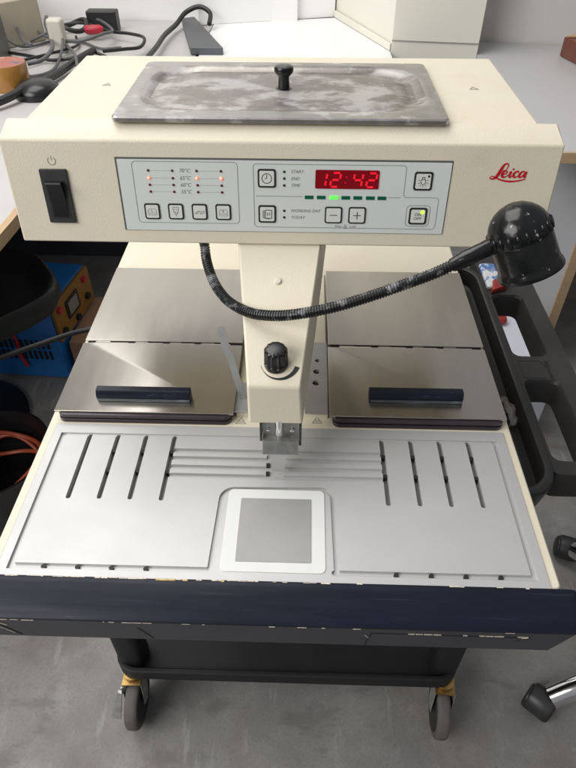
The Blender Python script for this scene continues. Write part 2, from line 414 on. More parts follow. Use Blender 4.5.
for p, q in (((-.281, -.0245), (-.270, -.0325)), ((-.279, -.037), (-.268, -.052)), ((.098, -.033), (.1025, -.039)), ((.256, -.0300), (.262, -.0290))):
    d.loft([[(p[0], fy(p[1]) + o, p[1]), (q[0], fy(q[1]) + o, q[1]), (q[0], fy(q[1] + .0012) + o, q[1] + .0012), (p[0], fy(p[1] + .0012) + o, p[1] + .0012)] for o in (.001, -.0002)])
part('front_apron', apr, ['navy_low', 'hole', 'chip'], st, 0, 2, 40)

# hinged hot-well lids
def w_lid(a, b): return b - a
def lid(x0, x1, hx0, hx1, hy, lab):
    e = MB(); e.slab(rrect(x0 + .004, x1 - .003, .2075, .560, .010), -.0018, .0042)
    e.slab(rrect(x0 + .0065, x1 - .0055, .2100, .559, .009), .0042, .0060)
    e.slab(rrect(x0 + .0045, x1 - .0035, .2085, .5595, .009), .0060, .0118)
    sl = part('well_seal', e, 'seal', st, .0008)
    f = MB(); f.box(x0, x1, .2125, .3553, .0120, .0145)
    fl = part('hinged_lid', f, 'steel', st, .0006, label=lab)
    c = MB()
    for a, l in ((-.01, .027), (w_lid(x0, x1) * .28, .010), (w_lid(x0, x1) * .50, .010), (w_lid(x0, x1) * .70, .009), (w_lid(x0, x1) - .018, .03)):
        c.box(x0 + a, x0 + a + l, .3526 if l > .02 else .3535, .37, .01, .02)
    cut(fl, c)
    r_ = MB(); r_.box(x0 + .001, x1, .3588, .5575, .0120, .0145)
    part('rear_cover', r_, 'steel', st, .0006)
    w = x1 - x0
    fr = [(.017, .28), (.28 + .010 / w, .50), (.50 + .010 / w, .70), (.70 + .009 / w, 1 - .018 / w)]
    for i_, (a, e_) in enumerate(fr):
        a = x0 + (a if i_ == 0 else a * w); e_ = x0 + e_ * w
        k = MB(); k.tube([(a + .001, .3570, .0128), (a + (e_ - a) * .45, .3570, .0128)], .0016, 8); part('hinge_knuckle', k, 'steel_edge', fl)
    g = MB()
    prof = [(hy - .0065, .0145), (hy - .0070, .0230), (hy - .0030, .0300), (hy + .0060, .0300), (hy + .0065, .0145)]
    g.loft([[(x, y, z) for y, z in prof] for x in (hx0, hx1)])
    part('lid_handle', g, 'navy_handle', fl, .0012)
    g = MB(); g.box(hx0 + .002, hx1 - .001, hy - .0085, hy - .0068, .0148, .0190)
    part('handle_strip', g, 'strip', fl, .0005)
lid(-.2925, -.0585, -.2412, -.1165, .2395, 'left steel hot well lid with navy bar handle')
lid(.0660, .2935, .1178, .2412, .2470, 'right steel hot well lid with navy bar handle')

# centre bracket, left guard sheet, bent strip
b = MB(); b.box(.034, .0650, .2230, .3700, .0065, .0085)
br = part('side_bracket', b, 'zinc', st)
c = MB()
for u, v, r in ((.0512, .3290, .0035), (.0500, .3050, .0048), (.0490, .2815, .0050)): c.lathe([(r, 0), (r, .02)], (u, v, 0), (0, 0, 1), 18)
cut(br, c)
for u, v, r in ((.0512, .3290, .0035), (.0500, .3050, .0048), (.0490, .2815, .0050)):
    q = MB(); q.lathe([(r, .0062), (r, .0067)], (u - .0012, v - .0010, 0), (0, 0, 1), 18); part('bracket_hole_shade', q, 'hole', br)  # black discs paint the dark inside the cut holes
b = MB(); b.box(.036, .0635, .2215, .2600, .0086, .0102)
part('bracket_tab', b, 'zinc', br)
b = MB(); b.box(-.0645, -.030, .2230, .2800, .0060, .0085); part('guard_sheet', b, 'zinc', st, .0005)
b = MB(); b.box(-.056, .064, .2240, .57, -.0015, .0060); part('centre_well', b, 'cream', st)
w = [(-.0742, .268, .1115), (-.0668, .257, .0830), (-.0630, .2550, .0760), (-.0545, .250, .0350), (-.0490, .2470, .0090)]
b = MB(); hw = [.0047, .0046, .0046, .0044, .0042]
A = [[(p[0] - h, p[1] - .0004, p[2]), (p[0] + h, p[1] - .0004, p[2] + .003), (p[0] + h, p[1] + .0006, p[2] + .003), (p[0] - h, p[1] + .0006, p[2])] for p, h in zip(w, hw)]
b.loft(A); part('bent_metal_strip', b, 'zinc', st)

# ---- head housing
b = MB(); pr = [(.326, .2190), (.326, .3440), (.5660, .3440), (.5660, .2190)]
b.loft([[(x, y, z) for y, z in pr] for x in (-.2725, .2735)])
head = part('head_housing', b, 'cream', st, .004, 3)
b = MB()
P0 = [(.2870, .2185), (.3015, .3305), (.3235, .3440), (.3270, .3440), (.3270, .2185)]
hw = [.297, .297, .2917, .2917, .297]
b.loft([[(s * h, y, z) for (y, z), h in zip(P0, hw)] for s in (-1, 1)])
fas = part('front_fascia', b, 'cream', st, .0022, 3)
for cx, cy in ((-.212, .44), (.226, .438)):
    t = MB(); t.stroke([(cx - .005, cy - .004), (cx + .005, cy - .004), (cx, cy + .006)], .0008, .3444, True)
    for k in (-.0018, 0, .0018): t.stroke([(cx + k, cy - .0028), (cx + k + .0005, cy)], .0006, .3444)
    part('warning_symbol', t, 'ink_grey', head)

# panel frame of reference
upv = Vector((0, .0145, .112)).normalized(); nrm = Vector((0, -upv.z, upv.y))
PM = Matrix.Translation((0, .287, .2185)) @ Matrix(((1, upv.x, nrm.x), (0, upv.y, nrm.y), (0, upv.z, nrm.z))).to_4x4()
def V(z): return (z - .2185) / .9917
# power switch
b = MB(PM); b.slab(rrect(-.2597, -.2298, V(.2420), V(.3010), .0012, 2), -.001, .0028)
sw = part('power_switch', b, 'bezel', st, .0007)
b = MB(PM); b.slab(rrect(-.2548, -.2338, V(.2470), V(.2895), .0008, 2), .0027, .0031); part('switch_well', b, 'hole', sw)
b = MB(PM)
b.loft([[(x, V(z), w_) for z, w_ in ((.2485, .002), (.2485, .0032), (.268, .0042), (.2872, .0105), (.2884, .0095), (.2884, .002))] for x in (-.2528, -.2358)])
part('rocker', b, 'rocker', sw, .0007)
t = MB(PM); cu, cv = -.2440, V(.3092)
t.stroke([(cu + .0042 * sin(radians(a)), cv + .0042 * cos(radians(a))) for a in range(35, 326, 15)], .0006, .0003)
t.stroke([(cu, cv + .0008), (cu, cv + .0054)], .0006, .0003)
part('power_symbol', t, 'ink_grey', fas)

# maker's script logo, red strokes
def LG(X, Y, w=0): return (.2256 + (X - 54) * 8.75e-5, V(.2936 + (276 - Y) * 8.75e-5), w * 1.3 * 8.75e-5)
logo = [
 [(238,122,8),(248,96,9),(241,73,12),(220,66,14),(198,80,19),(178,115,27),(160,160,31),(142,200,31),(121,230,25),(95,247,16),(69,248,12),(53,236,10),(58,223,8),(80,217,9),(108,227,13),(140,241,13),(185,258,14),(240,270,16),(300,276,17),(360,273,15),(420,263,13),(465,251,10),(488,243,5)],
 [(238,122,8),(225,140,7),(204,148,6),(186,146,5)],
 [(192,196,9),(226,187,11),(246,167,12),(236,151,12),(212,155,17),(193,185,24),(196,216,21),(216,227,15),(246,215,10),(266,192,7)],
 [(268,178,6),(293,158,13),(290,185,22),(280,214,20),(293,226,13),(318,208,7)],
 [(384,170,15),(374,154,13),(350,161,17),(331,190,23),(334,216,20),(352,226,14),(382,213,9),(402,194,6)],
 [(464,166,9),(441,154,13),(416,167,18),(399,198,23),(404,222,17),(427,221,13),(452,190,12),(470,160,10)],
 [(482,154,14),(472,185,22),(462,214,20),(471,227,12),(488,214,5)]]
t = MB(PM)
for i, s_ in enumerate(logo):
    q = spline([Vector(LG(*p)) for p in s_], 5)
    t.stroke([(a.x, a.y) for a in q], [max(.0002, a.z) for a in q], .0004 + i * .00003)
a = LG(316, 131); t.flat(circ(a[0], a[1], .00105), .00035)
part('script_logo', t, 'red_ink', fas)

# control panel
u0, u1, v0, v1 = -.1735, .1835, V(.2345), V(.3122)
b = MB(PM); b.slab(rrect(u0 - .0022, u1 + .001, v0 - .0006, v1 + .0020, .001, 2), -.001, .0004)  # dark border, wider at left and top, paints the recess shadow
b.mi = 1; b.slab(rrect(u0, u1, v0, v1, .0008, 2), .0004, .0009)
PH = .0011
b.mi = 2   # thin frame lines
b.stroke(rrect(-.1580, -.0445, V(.2435), V(.3102), .004), .0005, PH, True)
fr = [(-.0270, V(.2400)), (-.0270, V(.3090))]
fr = [(-.0248, V(.2400))] + [(-.0275, V(.2425)), (-.0275, V(.3068)), (-.0255, V(.3088)), (.1335, V(.3088)), (.1358, V(.3068)), (.1358, V(.2775)), (.1380, V(.2752)), (.1722, V(.2752)), (.1745, V(.2730)), (.1745, V(.2425)), (.1722, V(.2400))]
b.stroke(fr, .0005, PH, True)
b.stroke([(-.0255, V(.2748)), (.0262, V(.2748))], .0005, PH); b.stroke([(.1190, V(.2748)), (.1330, V(.2748))], .0005, PH)
b.stroke(rrect(.1410, .1668, V(.2432), V(.2665), .004), .0005, PH, True)
b.mi = 3
for z in (.3008, .2929, .2856, .2782):
    b.stroke([(-.139, V(z)), (-.117, V(z))], .0004, PH); b.stroke([(-.087, V(z)), (-.064, V(z))], .0004, PH)
b.mi = 4
for z, s_ in zip((.3008, .2929, .2856, .2782), ('70°C', '65°C', '60°C', '55°C')): b.text(s_, .0056, -.1018, V(z), PH, .25, 1.0, 'CENTER')
for z, s_ in zip((.3011, .2938, .2866, .2588, .2514), ('START', 'END', 'TIME', 'WORKING DAY', 'TODAY')): b.text(s_, .0048, .0128, V(z), PH, .3, .95)
b.text('Press', .0036, .0625, V(.2418), PH, .2); b.text('Lock', .0036, .0790, V(.2418), PH, .2)
b.stroke([(.0732, V(.2412)), (.0732, V(.2424)), (.0738, V(.2436)), (.0748, V(.2436)), (.0754, V(.2424)), (.0754, V(.2412))], .0005, PH)
b.stroke(rrect(.0728, .0758, V(.2396), V(.2412), .0003, 2), .0005, PH, True)
cp = part('control_panel', b, ['panel_edge', 'panel', 'ink_grey', 'ink_pale', 'ink_grey'], st, recalc=False)

def button(uc, zc, w, h, icon, rim=.0017, lab=None):
    vc = V(zc); q = MB(PM)
    q.mi = 0; q.slab(rrect(uc - w / 2, uc + w / 2, vc - h / 2, vc + h / 2, .0026), .0008, .0017)
    q.mi = 1; q.slab(rrect(uc - w / 2 + rim, uc + w / 2 - rim, vc - h / 2 + rim, vc + h / 2 - rim, .0016), .0017, .0020)
    H = .0022
    q.mi = 2
    icon(q, uc, vc, H)
    o = part('button', q, ['ink', 'key', 'ink_grey', 'ink', 'yel_on'], cp, recalc=False)
    if lab: o['label'] = lab
    return o
SC = .001
def ic_well(ch):
    def f(q, u, v, H):
        q.stroke([(u - .0045, v - .0015), (u - .0045, v + .0012), (u - .0032, v + .0030), (u + .0032, v + .0030), (u + .0045, v + .0012), (u + .0045, v - .0015)], .0004, H)
        q.stroke(rrect(u - .0045, u + .0045, v - .0040, v - .0018, .0004, 2), .0004, H, True)
        q.text(ch, .0042, u, v + .0008, H, 0, 1, 'CENTER')
    return f
def ic_pour(q, u, v, H):
    q.stroke([(u - .003, v + .0050), (u + .003, v + .0050), (u + .0024, v - .0006), (u - .0024, v - .0006)], .0005, H, True)
    q.stroke([(u - .0016, v - .0006), (u - .0008, v - .0030), (u + .0008, v - .0030), (u + .0016, v - .0006)], .0005, H)
    q.stroke([(u, v - .0030), (u, v - .0052)], .0005, H)
    q.stroke([(u - .003, v + .0024), (u + .003, v + .0024)], .0003, H)
def ic_trowel(q, u, v, H):
    q.stroke([(u - .0055, v - .002), (u - .0020, v + .0010), (u + .0005, v + .0010), (u - .0030, v - .002)], .0005, H, True)
    q.stroke([(u + .0005, v - .0018), (u + .0026, v + .0010), (u + .0056, v + .0010), (u + .0036, v - .0018)], .0005, H, True)
def ic_clock(q, u, v, H):
    q.mi = 3; q.stroke(circ(u, v, .0052, 24), .0007, H, True)
    q.stroke([(u - .0024, v), (u, v), (u, v + .0042)], .0006, H)
def ic_cal(q, u, v, H):
    q.mi = 3; q.stroke(rrect(u - .0022, u + .0050, v - .0046, v + .0046, .0003, 2), .0007, H, True)
    q.stroke([(u - .0036, v + .0046), (u - .0036, v - .0046), (u + .003, v - .0056)], .0005, H); q.stroke([(u - .0048, v + .0040), (u - .0048, v - .0048)], .0004, H)
    q.text('31', .0050, u + .0014, v, H, 0, 1, 'CENTER')
def ic_minus(q, u, v, H): q.mi = 3; q.stroke([(u - .0042, v), (u + .0042, v)], .0008, H)
def ic_plus(q, u, v, H):
    q.mi = 3; q.stroke([(u - .0042, v), (u + .0042, v)], .0008, H); q.stroke([(u, v - .0042), (u, v + .0042)], .0008, H + .00005)
def ic_bulb(q, u, v, H):
    q.mi = 3; q.stroke([(u + .0026 * sin(radians(a)), v - .0004 + .0030 * cos(radians(a))) for a in range(28, 333, 16)], .0006, H)
    q.stroke(rrect(u - .0013, u + .0013, v + .0022, v + .0044, .0002, 1), .0006, H + .00003, True)
    for a in (70, 110, 145, 180, 215, 250, 290):
        q.stroke([(u + .0040 * sin(radians(a)), v - .0004 + .0042 * cos(radians(a))), (u + .0056 * sin(radians(a)), v - .0004 + .0058 * cos(radians(a)))], .0006, H)
    q.flat(circ(u + .0054, v + .0054, .0013), H)
def ic_on(q, u, v, H):
    q.mi = 3; q.text('ON', .0044, u - .0004, v + .0018, H, .15, 1.1, 'CENTER'); q.text('OFF', .0044, u - .0004, v - .0026, H, .15, 1.1, 'CENTER')
    q.mi = 4; q.flat(circ(u + .0046, v + .0046, .0023, 18), H + .0001)
button(-.1417, .2563, .0172, .0180, ic_well('L'), lab='left bath key'); button(-.1152, .2564, .0172, .0180, ic_pour, lab='dispenser key')
button(-.0887, .2564, .0172, .0180, ic_trowel, lab='forceps warmer key'); button(-.0622, .2564, .0172, .0180, ic_well('R'), lab='right bath key')
button(-.0131, .2940, .0196, .0198, ic_clock, .0019, 'clock key'); button(-.0132, .2550, .0196, .0198, ic_cal, .0019, 'calendar key')
button(.0605, .2548, .0192, .0188, ic_minus, .0016, 'minus key'); button(.0867, .2548, .0192, .0188, ic_plus, .0016, 'plus key')
button(.1550, .2930, .0198, .0198, ic_bulb, .0020, 'lamp key'); button(.1540, .2549, .0196, .0188, ic_on, .0020, 'on/off key with green light')
lit = {(0, 1), (2, 1), (3, 1)}
for i, u in enumerate((-.1409, -.1150, -.0887, -.0624)):
    for j, z in enumerate((.3008, .2929, .2856, .2782)):
        q = MB(PM); on = (i, j) in lit
        r = .0019 if on else .0014
        q.lathe([(r, .0009), (r, .0014), (r * .7, .0019), (.0001, .0021)], (u, V(z), 0), (0, 0, 1), 14, c0=False)
        if on: q.mi = 1; q.lathe([(r * .62, .0018), (r * .4, .0022), (.0001, .0023)], (u - .0002, V(z) + .0003, 0), (0, 0, 1), 12, c0=False)
        o = part('indicator_lamp', q, ['led_on', 'led_halo'] if on else 'led_off', cp)
        if on: o['label'] = 'lit orange indicator'
for z in (.3010, .2940, .2866, .2588, .2514):
    q = MB(PM); q.lathe([(.0014, .0009), (.0014, .0014), (.0001, .0019)], (.0057, V(z), 0), (0, 0, 1), 12, c0=False); part('indicator_lamp', q, 'led_green_off', cp)
for i, u in enumerate((.0329, .0461, .0603, .0730, .0861, .0998, .1124)):
    q = MB(PM); q.slab(rrect(u - .0047, u + .0047, V(.2741) - .0019, V(.2741) + .0019, .0004, 2), .0008, .0014)
    o = part('indicator_bar', q, 'bar_on' if i == 2 else 'bar_off', cp)
    if i == 2: o['label'] = 'lit bright green bar'
# display
q = MB(PM); q.slab(rrect(.0392, .1076, V(.2838), V(.3036), .0014, 3), .0008, .0016)
dp = part('clock_display', q, 'disp', cp)
q = MB(PM)
SEG = {'1': 'bc', '2': 'abged', '4': 'fgbc'}
def digit(ch, u, v, w=.0092, h=.0148, t=.0021, sh=.16):
    def pt(x, y): return (u + x * w + y * h * sh, v + (y - .5) * h)
    P_ = {'a': ((0, 1), (1, 1)), 'b': ((1, 1), (1, .5)), 'c': ((1, .5), (1, 0)), 'd': ((0, 0), (1, 0)), 'e': ((0, .5), (0, 0)), 'f': ((0, 1), (0, .5)), 'g': ((0, .5), (1, .5))}
    for k in SEG[ch]:
        (x0, y0), (x1, y1) = P_[k]; p0 = Vector(pt(x0, y0)); p1 = Vector(pt(x1, y1)); dd = (p1 - p0).normalized() * t * .62
        q.stroke([tuple(p0 + dd), tuple(p1 - dd)], t, .0018)
for ch, u in (('1', .0405), ('2', .0552), ('4', .0792), ('2', .0940)): digit(ch, u, V(.2934))
part('clock_digits', q, 'seg', cp)
q = MB(PM)
for dv in (-.003, .003): q.flat(circ(.0722 + dv * .16, V(.2934) + dv, .0010, 10), .0018)
part('clock_colon', q, mat('dim_red_led', (.3, .01, .015), .3, emit=((.6, .0, .02), .5)), cp)

# ---- dispenser arm (nose)
def nr(y, z, hl, hr): return (-hl, y, z), (hr, y, z)
sec = [(.1345, .0800, .0298, .0308), (.1355, .1350, .0292, .0278), (.1400, .1395, .0300, .0290), (.3000, .2230, .0490, .0500), (.460, .2230, .066, .068), (.44, .10, .05, .05), (.30, .0800, .045, .046)]
b = MB()
b.loft([[(-hl, y, z) for y, z, hl, hr in sec], [(hr, y, z) for y, z, hl, hr in sec]])
nose = part('dispenser_arm', b, 'cream', st, .0030, 3)
sl = Vector((0, .16, .0835)).normalized(); sn = Vector((0, -sl.z, sl.y))
NM = Matrix.Translation((0, .1400, .1395)) @ Matrix(((1, 0, 0), (0, sl.y, sn.y), (0, sl.z, sn.z))).to_4x4()
# dial scale: crescent
t = MB(NM)
q0 = []; q1 = []
for i in range(25):
    a = radians(195 + 150 * i / 24); r0 = .0188; w_ = .0004 + .0050 * max(0, (i - 3) / 21) ** 1.1
    q0.append((.0030 + r0 * cos(a), .0230 + r0 * sin(a))); q1.append((.0030 + (r0 + w_) * cos(a), .0230 + (r0 + w_) * sin(a)))
va = t.vs([(p[0], p[1], .0004) for p in q0]); vb = t.vs([(p[0], p[1], .0004) for p in q1])
for i in range(24): t.f([va[i], va[i + 1], vb[i + 1], vb[i]])
part('dial_scale', t, 'ink', nose)
# knob
KO = NM @ Vector((.0010, .0215, 0)); KA = (sn + Vector((0, .30, .22))).normalized()
b = MB(); n = 48; kr = []
u_ = KA.orthogonal().normalized(); v_ = KA.cross(u_)
for r, h, rib in ((.0128, -.003, 0), (.0128, .0025, .0006), (.0122, .0030, .0009), (.0118, .0190, .0009), (.0112, .0215, .0004), (.0098, .0230, 0), (.0060, .0236, 0), (.0003, .0237, 0)):
    kr.append([tuple(Vector(KO) + KA * h + (u_ * cos(2 * pi * i / n) + v_ * sin(2 * pi * i / n)) * (r + (rib if i % 4 < 2 else -rib))) for i in range(n)])
b.loft(kr)
part('flow_knob', b, 'black_pl', nose, label='black ribbed flow knob')
b = MB(NM); b.lathe([(.0042, -.001), (.0042, .0012), (.0034, .0024), (.0001, .0028)], (-.0002, .1205, 0), (0, 0, 1), 16)
part('blanking_plug', b, 'cream', nose)
# dispensing nozzle and lever
b = MB(); b.lathe([(.0050, -.004), (.0050, .018), (.0034, .0225), (.0022, .023)], (.0045, .1385, .0800), (0, 0, -1), 20); nz = part('nozzle', b, 'chrome', nose)
b = MB()
b.loft([[(x, y, z) for x in (-.0150, .0265)] + [(x, y + .0012, z) for x in (.0265, -.0150)] for y, z in ((.1480, .0810), (.1440, .0520), (.1350, .0495), (.1275, .0360))])
b.slab([(-.0150, 0)], 0, 0) if False else None
lev = part('lever_plate', b, 'lever', nose, .0006)
for sx in (-.0085, .0195):
    q = MB(); q.lathe([(.0026, 0), (.0026, .0012), (.0016, .0018)], (sx, .1445, .0600), (0, -1, .12), 14); part('screw', q, 'chrome', lev)
for xa, xb, zl in ((.0268, .0300, .0425), (-.0182, -.0155, .0490)):
    b = MB(); b.loft([[(x, y, z) for x in (xa, xb)] + [(x, y + .018, z + .004) for x in (xb, xa)] for z, y in ((.0790, .142), (zl, .136))])
    part('lever_cheek', b, 'greydark', lev, .0006)
b = MB(); b.loft([[(-.0050, y, z), (.0105, y, z), (.0105, y + .001, z), (-.0050, y + .001, z)] for y, z in ((.1280, .0362), (.1265, .0230), (.1270, .0060))]); part('finger_tab', b, 'plate', lev)

# ---- gooseneck lamp
gp = [(-.0900, .3000, .2230), (-.0884, .2980, .2082), (-.0853, .285, .1956), (-.0754, .262, .1831), (-.0589, .235, .1784), (-.0373, .21, .1816), (-.0153, .195, .1863), (.0151, .185, .1943), (.0565, .18, .2077), (.0914, .18, .2209), (.1254, .182, .2347), (.1588, .186, .2479), (.1863, .19, .2619), (.2000, .194, .2672)]
sp = spline(gp, 26); cl = [0]
for a, b_ in zip(sp, sp[1:]): cl.append(cl[-1] + (b_ - a).length)
path = []; rad = []; pitch = .0030; k = 0; s_ = 0
def at_len(s_):
    for i in range(len(cl) - 1):
        if cl[i + 1] >= s_: return sp[i].lerp(sp[i + 1], (s_ - cl[i]) / max(1e-9, cl[i + 1] - cl[i]))
    return sp[-1]
while s_ < cl[-1] - pitch:
    for f_, r_ in ((0, .0050), (.25, .0060), (.6, .0060), (.85, .0050)): path.append(at_len(s_ + f_ * pitch)); rad.append(r_)
    s_ += pitch
b = MB(); b.tube(path, rad, 14)
lamp_arm = part('gooseneck', b, 'goose', st, 0, 2, 50, label='black ribbed flexible lamp arm')
b = MB(); b.tube([(.1745, .188, .2556), (.1840, .1897, .2606), (.1860, .190, .2617), (.2020, .1945, .2685), (.2180, .199, .2750)], [.0068, .0078, .0084, .0080, .0092], 18)
part('lamp_collar', b, 'black_gl', lamp_arm, label='black collar between arm and lamp')
LO = Vector((.2365, .2000, .2843)); LA = Vector((.4273, -.2666, -.8639)).normalized()   # axis points down out of the shade
b = MB()
prof = [(.0001, -.0310)] + [(.0300 * sin(radians(t_)), -.0310 + .0300 * (1 - cos(radians(t_)))) for t_ in (12, 25, 38, 50, 62, 74, 84, 90)] + [(.0302, .0030), (.0296, .0044), (.0270, .0046)]
b.lathe(prof, LO, LA, 48, True, True)
for i in range(22):
    a = 2 * pi * i / 22; u_ = LA.orthogonal().normalized(); v_ = LA.cross(u_); c_ = LO + LA * (-.0015) + (u_ * cos(a) + v_ * sin(a)) * .0292
    b.lathe([(.0004, -.0072), (.0022, -.0052), (.0029, 0), (.0022, .0034), (.0004, .0046)], c_, LA, 8)
dome = part('lamp_dome', b, 'black_gl', lamp_arm)
b = MB()
b.lathe([(.0265, .0030), (.0290, .0046), (.0295, .0060), (.0298, .0300), (.0304, .0330), (.0318, .0360), (.0322, .0390), (.0318, .0405), (.0296, .0405), (.0270, .0300), (.0200, .0120)], LO, LA, 48, True, True)
part('lamp_shade', b, 'black_gl', lamp_arm)

# ================================================================== STEEL TANK LID (lifts off)
tl = thing('tank_lid', (-.002, .41, .3442), 'worn wax stained steel tank lid with black knob on top of the machine', 'lid')
b = MB(); n = 6
def rr(i, r, z): return z3(rrect(-.1770 + i, .1770 - i, .3150 + i, .5160 - i, r, n), z)
def ri(i, r, z): return z3(rrect(-.1560 + i, .1590 - i, .3400 + i, .4960 - i, r, n), z)
b.mi = 1; b.loft([rr(.0015, .006, .3440), rr(0, .007, .3450), rr(0, .007, .3488), rr(.0014, .007, .3502), rr(.007, .010, .3502), ri(-.0080, .050, .3506), ri(-.0030, .049, .3502)], True, False); b.mi = 0
b.loft([ri(-.0030, .049, .3502), ri(.0030, .047, .3480), ri(.0065, .046, .3456), ri(.0115, .043, .3450), ri(.0150, .041, .3454), ri(.0190, .040, .3466), ri(.023, .038, .3468)], False, True)
bmesh.ops.remove_doubles(b.bm, verts=b.bm.verts, dist=1e-5)
part('lid_pan', b, ['steel_worn', 'steel_rim'], tl, 0, 2, 25)
b = MB(); b.lathe([(.0100, 0), (.0095, .0008), (.0068, .0014), (.0062, .0120), (.0066, .0136), (.0100, .0172), (.0111, .0190), (.0112, .0228), (.0104, .0242), (.0085, .0246), (.0001, .0244)], (.0013, .424, .3462), (0, 0, 1), 32)
part('lid_knob', b, 'black_gl', tl)

# ================================================================== UTILITY CART
ct = thing('utility_cart', (0, .41, -.85), 'black plastic service cart under the machine with moulded handle and casters', 'cart')
b = MB(); TX0, TX1, TY0, TY1 = -.329, .3645, .142, .690
def tr(i, r, z): return z3(rrect(TX0 + i, TX1 - i, TY0 + i, TY1 - i, r, 6), z)
b.loft([tr(.022, .038, -.150), tr(.008, .045, -.118), tr(.0, .047, -.055), tr(.0015, .047, -.0505), tr(.004, .046, -.0490), tr(.009, .043, -.0490), tr(.0115, .041, -.0505), tr(.0130, .040, -.055), tr(.0160, .036, -.078), tr(.0215, .030, -.082)])
tray = part('top_tray', b, 'cart', ct, 0, 2, 30)
b = MB(); b.slab(rrect(.3625, .4550, .1800, .740, .012, 4), -.100, -.0535)
hd = part('handle_deck', b, 'cart_deck', ct)
c = MB()
for y0, y1 in ((.2060, .3640), (.4240, .5930)):
    c.loft([z3(rrect(.3715 - e, .4230 + e, y0 - e, y1 + e, .013, 4), z) for z, e in ((-.20, 0), (-.0585, 0), (-.0525, .003), (-.04, .006))])
cut(hd, c)
b = MB(); b.stroke([(.3730, .4100), (.4080, .4100), (.4140, .3925)], .0012, -.0531); b.stroke([(.3735, .3700), (.4075, .3700)], .0016, -.0531); b.stroke([(.3725, .4100), (.3735, .3700)], .0011, -.0530)
b.text('Rubbermaid', .0120, .4165, .4120, -.0530, .0, .85, 'LEFT', -pi / 2)
part('embossed_label', b, 'hole', hd)
b = MB()
for s in (-1, 1):
    for y0, y1 in ((.166, .220), (.630, .682)):
        xa, xb = (-.328, -.275) if s < 0 else (.298, .352)
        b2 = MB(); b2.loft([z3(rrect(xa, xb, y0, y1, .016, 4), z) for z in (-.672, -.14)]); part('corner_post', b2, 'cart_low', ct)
b.bm.free()
b = MB()
def sr(i, r, z): return z3(rrect(-.334 + i, .354 - i, .152 + i, .695 - i, r, 6), z)
b.loft([sr(.008, .035, -.702), sr(.0, .040, -.695), sr(0, .040, -.664), sr(.003, .038, -.6615), sr(.008, .036, -.6615), sr(.011, .034, -.665), sr(.014, .030, -.684)])
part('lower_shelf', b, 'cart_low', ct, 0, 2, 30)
# one caster, then copies
def caster_parts(cx, cy, tilt):
    root = MB(); root.lathe([(.015, -.7145), (.018, -.712), (.018, -.7030), (.012, -.7020)], (cx, cy + .022, 0), (0, 0, 1), 24)
    root.box(cx - .019, cx + .019, cy - .002, cy + .044, -.7185, -.7145)
    c_ = part('caster', root, 'brass', ct)
    f_ = MB()
    for sx in (-1, 1):
        x0 = cx + sx * .0190; x1 = cx + sx * .0205
        f_.loft([[(x, cy + .040, -.7185), (x, cy - .002, -.7185), (x, cy - .012, -.786), (x, cy + .006, -.798), (x, cy + .018, -.790)] for x in (min(x0, x1), max(x0, x1))])
    part('fork', f_, 'greymetal', c_, .0005)
    w_ = MB()
    w_.lathe([(.030, -.0125), (.050, -.0130), (.056, -.0125), (.0590, -.0095), (.0600, -.004), (.0600, .004), (.0590, .0095), (.056, .0125), (.050, .0130), (.030, .0125)], (cx, cy, -.790), (1, 0, 0), 40)
    part('wheel', w_, 'rubber', c_)
    h_ = MB(); h_.lathe([(.010, -.0185), (.012, -.0150), (.046, -.0145), (.046, .0145), (.012, .0150), (.010, .0185)], (cx, cy, -.790), (1, 0, 0), 32); part('wheel_hub', h_, 'wheel_hub', c_)
    return c_
cas = caster_parts(-.3060, .1480, 0)
cas['label'] = 'front left caster with grey brake lever'
for dx, dy, rz in ((.640, 0, radians(-4)), (0, .50, .3), (.640, .50, -.2)):
    c2 = copy_thing(cas, ct); c2.location = cas.location + Vector((dx, dy, 0)); c2.rotation_euler = (0, 0, rz)
    if 'label' in c2: del c2['label']
b = MB()
b.loft([[(x, y, z), (x + .004, y - .004, z), (x + .012, y + .004, z), (x + .008, y + .008, z)] for x, y, z in ((-.3300, .145, -.722), (-.3310, .143, -.745))])
for p in (((-.331, .139, -.735), (-.344, .112, -.800)),):
    q = [Vector(p[0]), Vector(p[0]).lerp(Vector(p[1]), .5), Vector(p[1])]
    b.loft([[tuple(v + Vector((-h, 0, 0))), tuple(v + Vector((h, -.003, 0))), tuple(v + Vector((h, .004, .003))), tuple(v + Vector((-h, .005, .003)))] for v, h in zip(q, (.005, .008, .011))])
part('brake_lever', b, 'greymetal', cas, .001)

# ================================================================== small things on the cart
b = MB(); random.seed(3)
g = []
for i in range(9):
    row = []
    for j in range(6):
        row.append((.336 + .020 * j / 5 * (1 - abs(i - 3.5) / 6) + random.uniform(-.002, .002), .285 + .060 * i / 8 + random.uniform(-.002, .002), -.076 + .012 * abs(sin(i * 1.3 + j)) * random.uniform(.3, 1)))
    g.append(b.vs(row))
for i in range(8):
    for j in range(5): b.f([g[i][j], g[i][j + 1], g[i + 1][j + 1], g[i + 1][j]])
o = part('plastic_film', b, 'film', None, recalc=False); tag(o, 'crumpled scrap of clear film in the cart tray beside the right lid', 'plastic film')
o.modifiers.new('thick', 'SOLIDIFY').thickness = .0006
b = MB(); b.loft([z3(rrect(.3660, .3960, .610, .690, .004, 2), z) for z in (-.0530, -.0480)] + [z3(rrect(.3690, .3930, .613, .687, .004, 2), -.0450)])
o = part('printed_packet', b, 'packet', None, .001); tag(o, 'blue and white printed packet on the cart handle behind the lamp', 'packet')
b = MB(); b.loft([[(.3700, .596, -.0532), (.4020, .612, -.0532), (.4060, .640, -.0532), (.3760, .628, -.0532)], [(.3730, .596, -.0440), (.4040, .612, -.0420), (.4050, .634, -.0380), (.3780, .624, -.0400)]])
